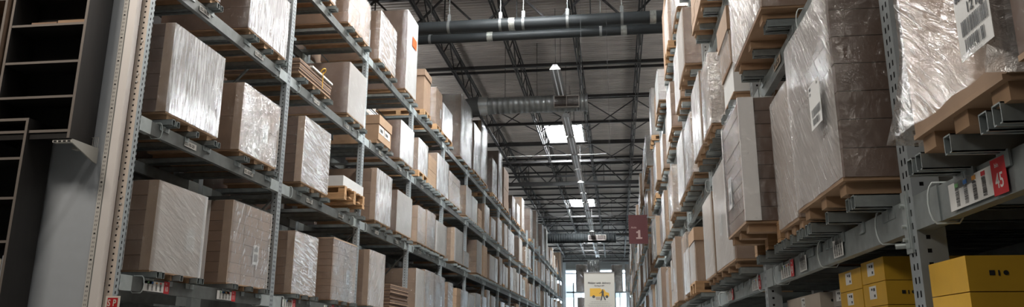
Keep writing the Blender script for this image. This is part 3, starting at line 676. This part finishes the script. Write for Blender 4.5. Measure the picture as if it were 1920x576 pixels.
# extra bars under the near right loads
for y0, y1 in ((1.95, 2.6), (.9, 1.75)): bars_for(-1, 0, y0, y1, 2)
for y0, y1 in ((3.15, 4.05), (4.1, 4.6), (4.68, 5.45)): bars_for(-1, 0, y0, y1, 2)
DR = [
 (0, 6.08, 7.18, 3.12, 'h', K1, 2, 1, None, 'ledge', 'milky-wrapped load beneath the overhanging white-edged stack, past second right upright'),
 (0, 7.30, 8.10, 3.02, 'h', K3, 2, 1, 'b', 'ledge', 'tall milky load with kraft edge, second past second right upright, lowest beam'),
 (0, 9.05, 9.72, 2.94, 'h', K3, 1, 1, None, 'wood', 'kraft carton with overhanging lid beyond third right upright, lowest beam'),
 (0, 9.78, 10.62, 2.8, 's', K3, 1, 1, None, 'ledge', 'white shining rounded bundle next to the lidded kraft carton, right lowest beam'),
 (1, 4.45, 5.58, 4.4, 'diag', K1, 2, 1, None, 'ledge', 'film-wrapped load at the picture\'s top above the white-edged stack, right second beam'),
 (1, 6.98, 7.62, 4.30, 'x', K1, 2, 1, None, 'ledge', 'wrapped kraft load with rounded shoulders, second past second right upright, second beam'),
 (1, 7.75, 8.6, 4.4, 's', K1, 2, 1, 'b', 'ledge', 'glaring silver load before the third right upright, second beam'),
 (2, 6.15, 7.1, 5.9, 'c', K1, 3, 2, None, 'ledge', 'wrapped load at the picture\'s top, nearest on right rack\'s third beam'),
 (2, 7.3, 8.2, 5.85, '-', K3, 8, 3, None, 'ledge', 'stack of bare light cartons at the picture\'s top on right rack\'s third beam'),
]
for lv, y0, y1, zt, st, body, nl, nc, strip, pal, lab_ in DR:
    sd += 1; zb = RB0[lv] + (.066 if pal == 'wood' else 0)
    load(-1, .92, y0, y1, zb, zt-zb, ST.get(st, st), body, nl, nc, strip, st in 'hsx', pal, lod=0 if y0 < 7 else 1, label=lab_, seed=sd, group='pallet loads on the right rack',
         amp=.009 if st == 'x' else .003, name='carton_stack_load' if st == '-' else 'wrapped_pallet_load', lid=.13 if 'lid' in lab_ and 'kraft carton with' in lab_ else None, cap=K3)
    bars_for(-1, lv, y0, y1, 2)
e = load(-1, .98, 6.08, 6.66, 3.86, .50, 'clear', K3, 1, 1, None, False, None, depth=.6, lod=0, label='kraft carton with deep overhanging lid standing on a white carton, right second beam', seed=61, group='pallet loads on the right rack', lid=.19, cap=K3, name='lidded_carton')
load(-1, .99, 6.09, 6.64, 3.612, .246, None, KW, 1, 1, None, False, 'ledge', depth=.8, lod=0, label='white carton under the lidded kraft carton beside second right upright', seed=62, name='white_carton', cat='carton')
bars_for(-1, 1, 6.1, 6.65, 2)
for lv, y, c0 in ((0, 10.9, 9), (1, 9.1, 4), (2, 9.1, 2), (3, 9.1, 0)):
    count[(-1, lv)] = c0
    for a in cont(-1, lv, y, 2.98): generic(-1, lv, *a, rg)
for s, e in ((1, rackL), (-1, rackR)):
    if extra[s].v: extra[s].build('support_bars_far', ZN, e, kind='stuff')

# ------------------------------------------------------------------ beam labels, straps, signs on the racks
def strap(e, s, y, z, lean=.05):
    pts = []
    for t in range(14):
        a = 2*math.pi*t/14; pts.append((s*(.0+.02*math.cos(a))+ (s*.012 if math.cos(a) > 0 else -s*.05), y+lean*math.cos(a)*.3, z-HB/2+(HB/2+.014)*math.sin(a)))
    MB().tube(pts, .0035, 5, closed=True).build('cable_tie', STR, e)
for s, e in ((1, rackL), (-1, rackR)):
    for k in range(0, 5):
        for z in ZB[:3]:
            for dy in ((.23, 2.55) if k else ((.33, 2.55) if s > 0 else (.34, 1.3, 2.5))): strap(e, s, LB*k+dy, z)
strap(rackR, -1, -.22, ZB[0])
def bin_label(e, s, y, z, num, colours=('green', 'blue', 'orange', 'red'), full=True):
    """white barcode strips with coloured tops and a red bin number"""
    fc = 'L' if s > 0 else 'R'; x = s*.007; w_ = .30; h = .088
    a = y if s > 0 else y+w_
    d = 1 if s > 0 else -1
    m = MB(); m.box(x, x+s*.001, y, y+w_, z, z+h)
    cm = {'green': (.12, .34, .12), 'blue': (.03, .17, .50), 'orange': (.62, .28, .05), 'red': (.5, .04, .05)}
    ms = [WHT, BLK]+[mat('label_'+c, cm[c], .5) for c in colours]
    for i, c in enumerate(colours):
        yy = a + d*(.05+.062*i)
        barcode(m, fc, (x+s*.001, yy, z+.008), .026, h-.03, 18, int(abs(y)*50)+i, 1, horiz=False)
        q0, q1 = sorted((yy, yy+d*.026)); m.box(x+s*.0015, x+s*.0022, q0, q1, z+h-.019, z+h-.006, 2+i)
    lb = m.build('bin_label', ms, e)
    q0, q1 = sorted((a+d*w_, a+d*(w_+.085)))
    rp = MB().box(x, x+s*.0012, q0, q1, z-.006, z+h+.012).build('bin_number', RED, e)
    text('number_text', num, .062, (x+s*.0015, a+d*(w_+.042), z+.014), fc, WHT, rp, .0005, 'CENTER', .8)
    text('bin_text', 'bin', .02, (x+s*.0015, a+d*(w_+.035), z+.074), fc, WHT, rp, 0, 'CENTER')
    return lb
for i, (y, n) in enumerate([(.38, '10'), (1.62, '11'), (2.93+.25, '12'), (2.93+1.6, '13'), (5.86+.25, '14'), (5.86+1.6, '15'), (8.79+.3, '16'), (8.79+1.6, '17')]): bin_label(rackL, 1, y, ZB[0]-.108, n)
for y, n in ((-.62, '45'), (2.1, '43'), (3.25, '42'), (4.7, '41')): bin_label(rackR, -1, y, ZB[0]-.108, n)
for y in (.93, 1.68): # plain barcode stickers on the right beam
    m = MB().box(-.007, -.008, y, y+.17, ZB[0]-.108, ZB[0]-.02)
    for i in range(4): barcode(m, 'R', (-.009, y+.15-.036*i, ZB[0]-.10), .022, .07, 18, i+3, 1, horiz=False)
    m.build('barcode_sticker', [WHT, BLK], rackR)
for k in range(4):
    for lv, tx in ((1, '02-1%d-20' % k), (2, '02-1%d-30' % k)):
        for dy in (.75, 1.95):
            m = MB().box(.006, .007, LB*k+dy, LB*k+dy+.21, ZB[lv]-.085, ZB[lv]-.03); o = m.build('location_label', mat('grey_label', (.36, .35, .32), .6), rackL)
            text('location_text', tx, .045, (.0078, LB*k+dy+.01, ZB[lv]-.073), 'L', BLK, o, .0006)
for k, tx in ((0, '01-45-20'), (1, '01-43-20'), (2, '01-41-20')):
    for dy in (.7, 1.9):
        o = MB().box(-.006, -.007, LB*k+dy, LB*k+dy+.21, ZB[1]-.085, ZB[1]-.03).build('location_label', mat('tan_label', (.50, .40, .30), .6), rackR)
        text('location_text', tx, .045, (-.0078, LB*k+dy+.2, ZB[1]-.073), 'R', BLK, o, .0006)
# connector plates with bolts on the near right post and beam joints
cp = MB(); 
cp.box(-.012, .0, .04, .10, ZB[0]-.2, ZB[0]+.035); cp.box(-.016, -.012, .05, .09, ZB[0]-.18, ZB[0]+.02)
for z in (-.15, -.10, -.02): cp.tube([(-.03, .07, ZB[0]+z), (-.014, .07, ZB[0]+z)], .008, 8)
cp.build('connector_plate', ZNL, rackR)
MB().tube([(-.045, .115, ZB[0]-.168), (-.012, .10, ZB[0]-.168)], .011, 10).build('bolt', ZNL, rackR)
for z in (3.9, 3.95, 4.05, 4.1, 2.75, 2.8, 2.95, 3.0): pass
for z in (4.12, 4.06, 3.82, 3.75, 2.76, 2.70, 2.58, 2.52):
    MB().tube([(.018, -.078, z), (.018, -.07, z)], .009, 10).build('bolt', mat('shiny_bolt', (.7, .7, .68), .25, metal=.8), rackL)
# red and white notice on the near left upright
sg = MB(); sg.box(-3.945, -3.94, 5.53, 5.745, 1.55, 1.985, 0); e = empty('notice_sign', (-3.93, 5.55, 1.6), 'red and white notice with letters S P on the near left upright', 'sign')
MB().box(.0, .12, 0, .004, -.5, .352).build('sign_plate', mat('sign_cream', (.80, .74, .66), .5), e)
o = MB().box(.018, .104, -.002, 0, -.45, .338).build('red_panel', RED, e)
CR = mat('sign_letter', (.80, .72, .64), .5)
for t_, x, z in (('S', .022, .275), ('P', .066, .275), ('T', .020, .205), ('L', .066, .205)): text('letter', t_, .072, (x, -.004, z), 'F', CR, o, .0015, sx=.75)

# aisle sign
e = empty('aisle_sign', (.62, 20.45, 4.6), 'dark red hanging aisle sign with white number 1 beside right rack', 'sign')
MB().box(-.25, .25, -.01, .01, -.39, .38).build('sign_board', mat('dark_red', (.075, .006, .008), .5), e)
SP = mat('sign_pink', (.40, .27, .25), .5)
MB().poly([(.02+x, -.0105, -.262+z) for x, z in ((-.08, 0), (.08, 0), (.08, .042), (.032, .042), (.032, .235), (-.02, .235), (-.03, .205), (-.075, .195), (-.075, .155), (-.028, .155), (-.028, .042), (-.08, .042))], 0, (0, -.003, 0)).build('number_one', SP, e); text('aisle_text', 'Aisle', .075, (-.19, -.013, .02), 'F', SP, e)
MB().box(.24, .5, -.012, .012, .3, .33).build('sign_bracket', ZN, e)
# hanging poster
PG = mat('poster_paper', (.50, .49, .45), .6); PB = mat('poster_ink', (.06, .06, .06), .6); PY = mat('poster_yellow', (.62, .36, .05), .6)
e = empty('hanging_poster', (-.345, 16, 3.06), 'pale hanging poster reading Picking with delivery with yellow truck', 'poster')
MB().box(-.31, .31, -.004, .004, -.95, 0).build('poster_sheet', PG, e)
MB().box(-.315, .315, -.008, .008, -.015, .01).build('poster_rail', mat('rail_grey', (.2, .2, .2), .4), e)
text('headline', 'Picking with delivery', .056, (0, -.006, -.235), 'F', PB, e, .0012, 'CENTER'); text('subline', 'Starting at $99', .034, (0, -.006, -.285), 'F', PB, e, .0008, 'CENTER')
t = MB(); Yp = -.0055
def fp(pts, mi=0): t.add([(x, Yp-.0003*mi, z) for x, z in pts], [tuple(range(len(pts)))], mi)
fp([(-.195, -.49), (.03, -.49), (.03, -.325), (-.195, -.325)]); fp([(.03, -.49), (.20, -.49), (.195, -.42), (.13, -.40), (.10, -.345), (.03, -.345)])
for cx_ in (-.12, .15): fp([(cx_+.03*math.cos(a*.524), -.495+.03*math.sin(a*.524)) for a in range(12)], 1)
t.build('truck_print', [PY, PB], e)
t = MB(); Yp = -.007
fp([(.055, -.35), (.075, -.35), (.08, -.372), (.05, -.372)]); fp([(.04, -.375), (.09, -.378), (.085, -.46), (.045, -.46)]); fp([(.045, -.455), (.07, -.455), (.04, -.57), (.015, -.575)]); fp([(.06, -.455), (.085, -.455), (.13, -.56), (.105, -.57)]); fp([(.045, -.39), (.055, -.40), (-.0, -.44), (-.005, -.43)])
t.build('walking_figure_print', PB, e)
t = MB(); fp([(-.07, -.56), (.01, -.56), (.02, -.50), (-.08, -.50)]); t.build('cart_print', mat('poster_tan', (.36, .30, .24), .6), e)
t = MB()
for i, w_ in enumerate((.17, .21, .24, .22, .2)):
    x = -w_
    rgx = random.Random(i)
    while x < w_: dx = rgx.uniform(.015, .05); fp([(x, -.60-.035*i), (min(w_, x+dx), -.60-.035*i), (min(w_, x+dx), -.592-.035*i), (x, -.592-.035*i)]); x += dx+.01
t.build('small_print', mat('poster_grey', (.25, .25, .24), .6), e)
for x in (-.29, .29): MB().bar((x, 0, .01), (x, 0, 7.4), .004).build('hanging_wire', JS, e)

# ------------------------------------------------------------------ cartons under the right beam
sh = empty('lower_shelf', (1.15, 2.0, 1.25), 'steel shelf under the lowest right beam carrying yellow and cream cartons', 'shelf')
MB().box(0, 1.1, -1.0, 6.6, -.1, 0).build('shelf_deck', ZND, sh)
def cbox(x, y, z, dx, dy, dz, m_, label, group, sticker=True, icons=False):
    e = empty('carton', (x, y, z), label, 'carton', group)
    MB().box(0, dx, .002, dy-.002, 0, dz-.003).build('carton_body', m_, e)
    if sticker:
        s_ = MB().box(-.001, 0, dy*.42, dy*.42+.10, dz*.3, dz*.3+.06); s_.box(-.0014, -.0011, dy*.42+.015, dy*.42+.035, dz*.3+.008, dz*.3+.02, 1); s_.box(-.0014, -.0011, dy*.42+.05, dy*.42+.07, dz*.3+.04, dz*.3+.05, 1); s_.box(-.0014, -.0011, dy*.42+.015, dy*.42+.04, dz*.3+.036, dz*.3+.05, 1)
        s_.build('sticker', [WHT, BLK], e)
    if icons:
        i_ = MB(); zc = dz*.5
        i_.box(.065, .081, .0005, .0016, zc-.008, zc+.008); i_.box(.091, .096, .0005, .0016, zc-.009, zc+.008); i_.tube([(.114, .0005, zc), (.114, .0016, zc)], .008, 10)
        i_.build('care_symbols', BLK, e)
n = 0; pos = ['topmost', 'second from top', 'third from top', 'fourth from top', 'fifth from top', 'sixth from top']
for col, (x, y, top, dy, m_, what, nn, dz) in enumerate([(1.2, 3.66, 2.0, .33, KY, 'of the yellow stack just left of the near right upright', 6, .108),
        (1.2, 4.0, 1.985, .39, KY, 'of the yellow stack beside the grey cartons', 6, .105),
        (1.1, 2.60, 1.885, .30, KY, 'of the yellow stack right of the near upright', 5, .115),
        (1.3, 4.62, 1.93, .30, KG, 'of the grey stack left of the yellow cartons', 6, .1),
        (1.25, 5.02, 1.93, .95, KC, 'of the cream stack under the right beam', 6, .105)]):
    z = top
    for k in range(nn):
        z -= dz
        j = -.03 if (col == 4 and k == 1) else 0
        cbox(x+j, y, z, .5, dy, dz, m_, '%s carton %s' % (pos[k], what), 'small cartons under the right beam', col != 2, k == (1 if col == 0 else 0) and col in (0, 2, 4))
    MB().box(x, x+.5, y, y+dy, 1.25, z).build('carton', m_, label='bottom carton ' + what, cat='carton', group='small cartons under the right beam')

# ------------------------------------------------------------------ showroom wall and bookcases on the left
dw = empty('display_wall', (-4.2, 5.6, 0), 'white display wall with slotted rail and white trim beside the left rack', 'wall panel')
MB().box(-3.2, .045, 0, .04, 0, 5.4).build('wall_board', mat('display_white', (.50, .54, .58), .38, noise=.03), dw)
a = perf(.042, (.013, .026), .004, .016, .035, 1.3, 5.2, lambda u, z: (.05+u, -.012, z)); a.box(.05, .092, -.006, 0, 1.3, 5.2, 1)
for k in range(19): a.tube([(.07, -.014, 1.4+.21*k), (.07, -.0125, 1.4+.21*k)], .006, 8, 1)
a.build('slotted_rail', [mat('rail_white', (.66, .64, .60), .45), DARK], dw)
MB().box(.092, .108, -.008, .04, 0, 5.4).build('rail_edge', mat('rail_grey_edge', (.36, .37, .36), .5), dw)
MB().box(.108, .178, -.02, .04, 0, 5.4).build('white_trim', mat('trim_white', (.84, .80, .77), .4), dw)
def bookcase(x0, x1, zb, zt, yf, yb, shelves, m_, label):
    e = empty('bookcase', ((x0+x1)/2, yf, zb), label, 'bookcase', 'dark display bookcases'); X0 = x0-(x0+x1)/2; X1 = -X0; D = yb-yf; t = .022; H = zt-zb
    for xa, xb2 in ((X0, X0+t), (X1-t, X1)):
        s_ = MB().box(xa, xb2, .002, D, 0, H, 0).box(xa, xb2, 0, .002, 0, H, 1).build('side_panel', [m_, BRE], e)
    for z in (H-t, .05): MB().box(X0+t, X1-t, .002, D, z, z+t, 0).box(X0+t, X1-t, 0, .002, z, z+t, 1).build('top_panel' if z > .1 else 'bottom_panel', [m_, BRE], e)
    MB().box(X0+t, X1-t, .01, .02, 0, .05).build('plinth', m_, e)
    MB().box(X0+t, X1-t, D-.008, D, .05, H-t).build('back_panel', m_, e)
    for z in shelves: MB().box(X0+t, X1-t, .006, D-.008, z-zb-.02, z-zb).box(X0+t, X1-t, .004, .006, z-zb-.02, z-zb, 1).build('shelf', [m_, BRE], e)
    return e
bookcase(-4.95, -4.25, 3.17, 5.0, 5.30, 5.585, (3.53, 3.83, 4.16, 4.5), BROWN, 'tall black-brown bookcase mounted high at the picture\'s upper left')
bookcase(-5.31, -4.61, 1.5, 3.34, 5.28, 5.575, (2.02, 2.36, 2.70, 3.02), BROWN, 'lower black-brown bookcase at the left edge with books inside')
bookcase(-5.70, -4.975, 3.37, 5.0, 5.27, 5.585, (3.9, 4.4), BR2, 'brown bookcase cut off by the picture\'s upper left corner')
for i, (x, w_, c, h) in enumerate([(-4.66, .018, (.10, .16, .28), .235), (-4.685, .016, (.40, .42, .45), .23), (-4.705, .015, (.55, .50, .42), .20), (-4.73, .02, (.5, .5, .5), .21)]):
    e = empty('book', (x, 5.34, 2.02), ['blue-spined book nearest the bookcase side in the lower left bookcase', 'pale grey book beside the blue one', 'cream paperback left of the grey book', 'white book leftmost in the lower bookcase'][i], 'book', 'books in the lower bookcase')
    MB().box(-w_/2, w_/2, 0, .16, 0, h).build('cover', mat('book_%d' % i, c, .5), e); MB().box(-w_/2+.002, w_/2-.002, .002, .158, h, h+.001).build('pages', WHT, e)
for i, (xa, xb2, h) in enumerate([(-4.80, -4.56, .04), (-4.56, -4.30, .05)]):
    MB().box(xa, xb2-.01, 5.36, 5.5, 4.161, 4.161+h).build('flat_box', K1 if i == 0 else K3, label=('brown flat box lying left' if i == 0 else 'lighter flat box lying right') + ' on the high bookcase\'s shelf', cat='box', group='flat boxes on the bookcase shelf')
# metal bracket shelf with wire guard that carries the high bookcase
WM = mat('white_metal', (.58, .57, .53), .4)
e = empty('bracket_shelf', (-4.22, 5.59, 3.12), 'white metal bracket shelf with wire guard under the high bookcase', 'shelf')
MB().poly([(.03, -.01, .03), (.03, -.01, -.10), (.03, -.06, -.09), (.03, -.32, .0), (.03, -.32, .03)], 0, (-.012, 0, 0)).build('bracket', mat('bracket_grey', (.42, .42, .39), .4), e)
MB().box(-.16, .02, -.30, -.26, .012, .03).build('front_rail', WM, e); MB().box(-.16, .02, -.08, -.02, .012, .03).build('rear_rail', WM, e)
m = MB()
for k in range(4): m.box(-.15+.04*k, -.125+.04*k, -.302, -.30, .015, .027)
m.build('rail_slot', DARK, e)
m = MB()
for k in range(6): m.tube([(-.05+.016*k, -.03, .03), (-.05+.016*k, -.03, .12)], .0018, 5)
m.tube([(-.05, -.03, .12), (.03, -.03, .12)], .002, 5); m.build('wire_guard', WM, e)

# ------------------------------------------------------------------ cross aisle stock in front of the far glazing
cr = empty('cross_rack', (-1.2, 64, 0), 'pale steel rack standing across the far end before the glazing', 'pallet rack')
FS = mat('pale_steel', (.36, .42, .44), .4, metal=.3)
for z in (4.0, 5.88): MB().box(-2.9, 4.2, 0, .06, z-.12, z).build('beam', FS, cr)
for x in (-2.3, 1.1, 2.25, 3.9): MB().box(x-.05, x+.05, 0, .1, 0, 6.6).build('upright_post', FS, cr)
far = [(-3.3, -2.4, 5.9, 8.1, 'x', 'slack-wrapped load left of the poster, high at the far end'), (-2.3, -1.35, 5.9, 8.45, 's', 'shining layered load just above the poster at the far end'), (-.35, .55, 5.9, 8.05, 'x', 'brown load with ragged film top right of the poster, far end'), (.75, 1.4, 5.9, 8.1, 'x', 'ragged-topped wrapped load next to the far right rack end'), (-3.2, -2.4, 4.02, 5.4, 'c', 'dim brown load on the lower beam at the far end, left of poster'), (1.0, 1.9, 4.02, 5.4, 'k', 'striped wrapped load on the lower far beam beside the right rack')]
for i, (xa, xb2, z0, z1, st, lab_) in enumerate(far):
    e = empty('wrapped_pallet_load', (xa, 64.1, z0), lab_, 'pallet load', 'loads on the far cross rack'); w_ = xb2-xa
    MB().box(.02, w_-.02, 0, .8, 0, .12).build('pallet', LEDG, e)
    nl = 5 if i in (1, 5) else 2
    for k in range(nl): MB().box(.03, w_-.03, 0, .8, .13+(z1-z0-.13)*k/nl, .1+(z1-z0-.13)*(k+1)/nl+.01).build('carton', K1 if i not in (1, 5) else KG, e)
    sm_ = MB(); o = shell(1, .8, w_, z1-z0+.02, 300+i, .03, 6, 3, 5); sm_.add([(-x, y-.01, z) for x, y, z in o.v], o.f, 0, True)
    sm_.build('stretch_wrap', F['silver' if i == 1 else 'crumpled'], e)
print('objects', len(scn.objects))
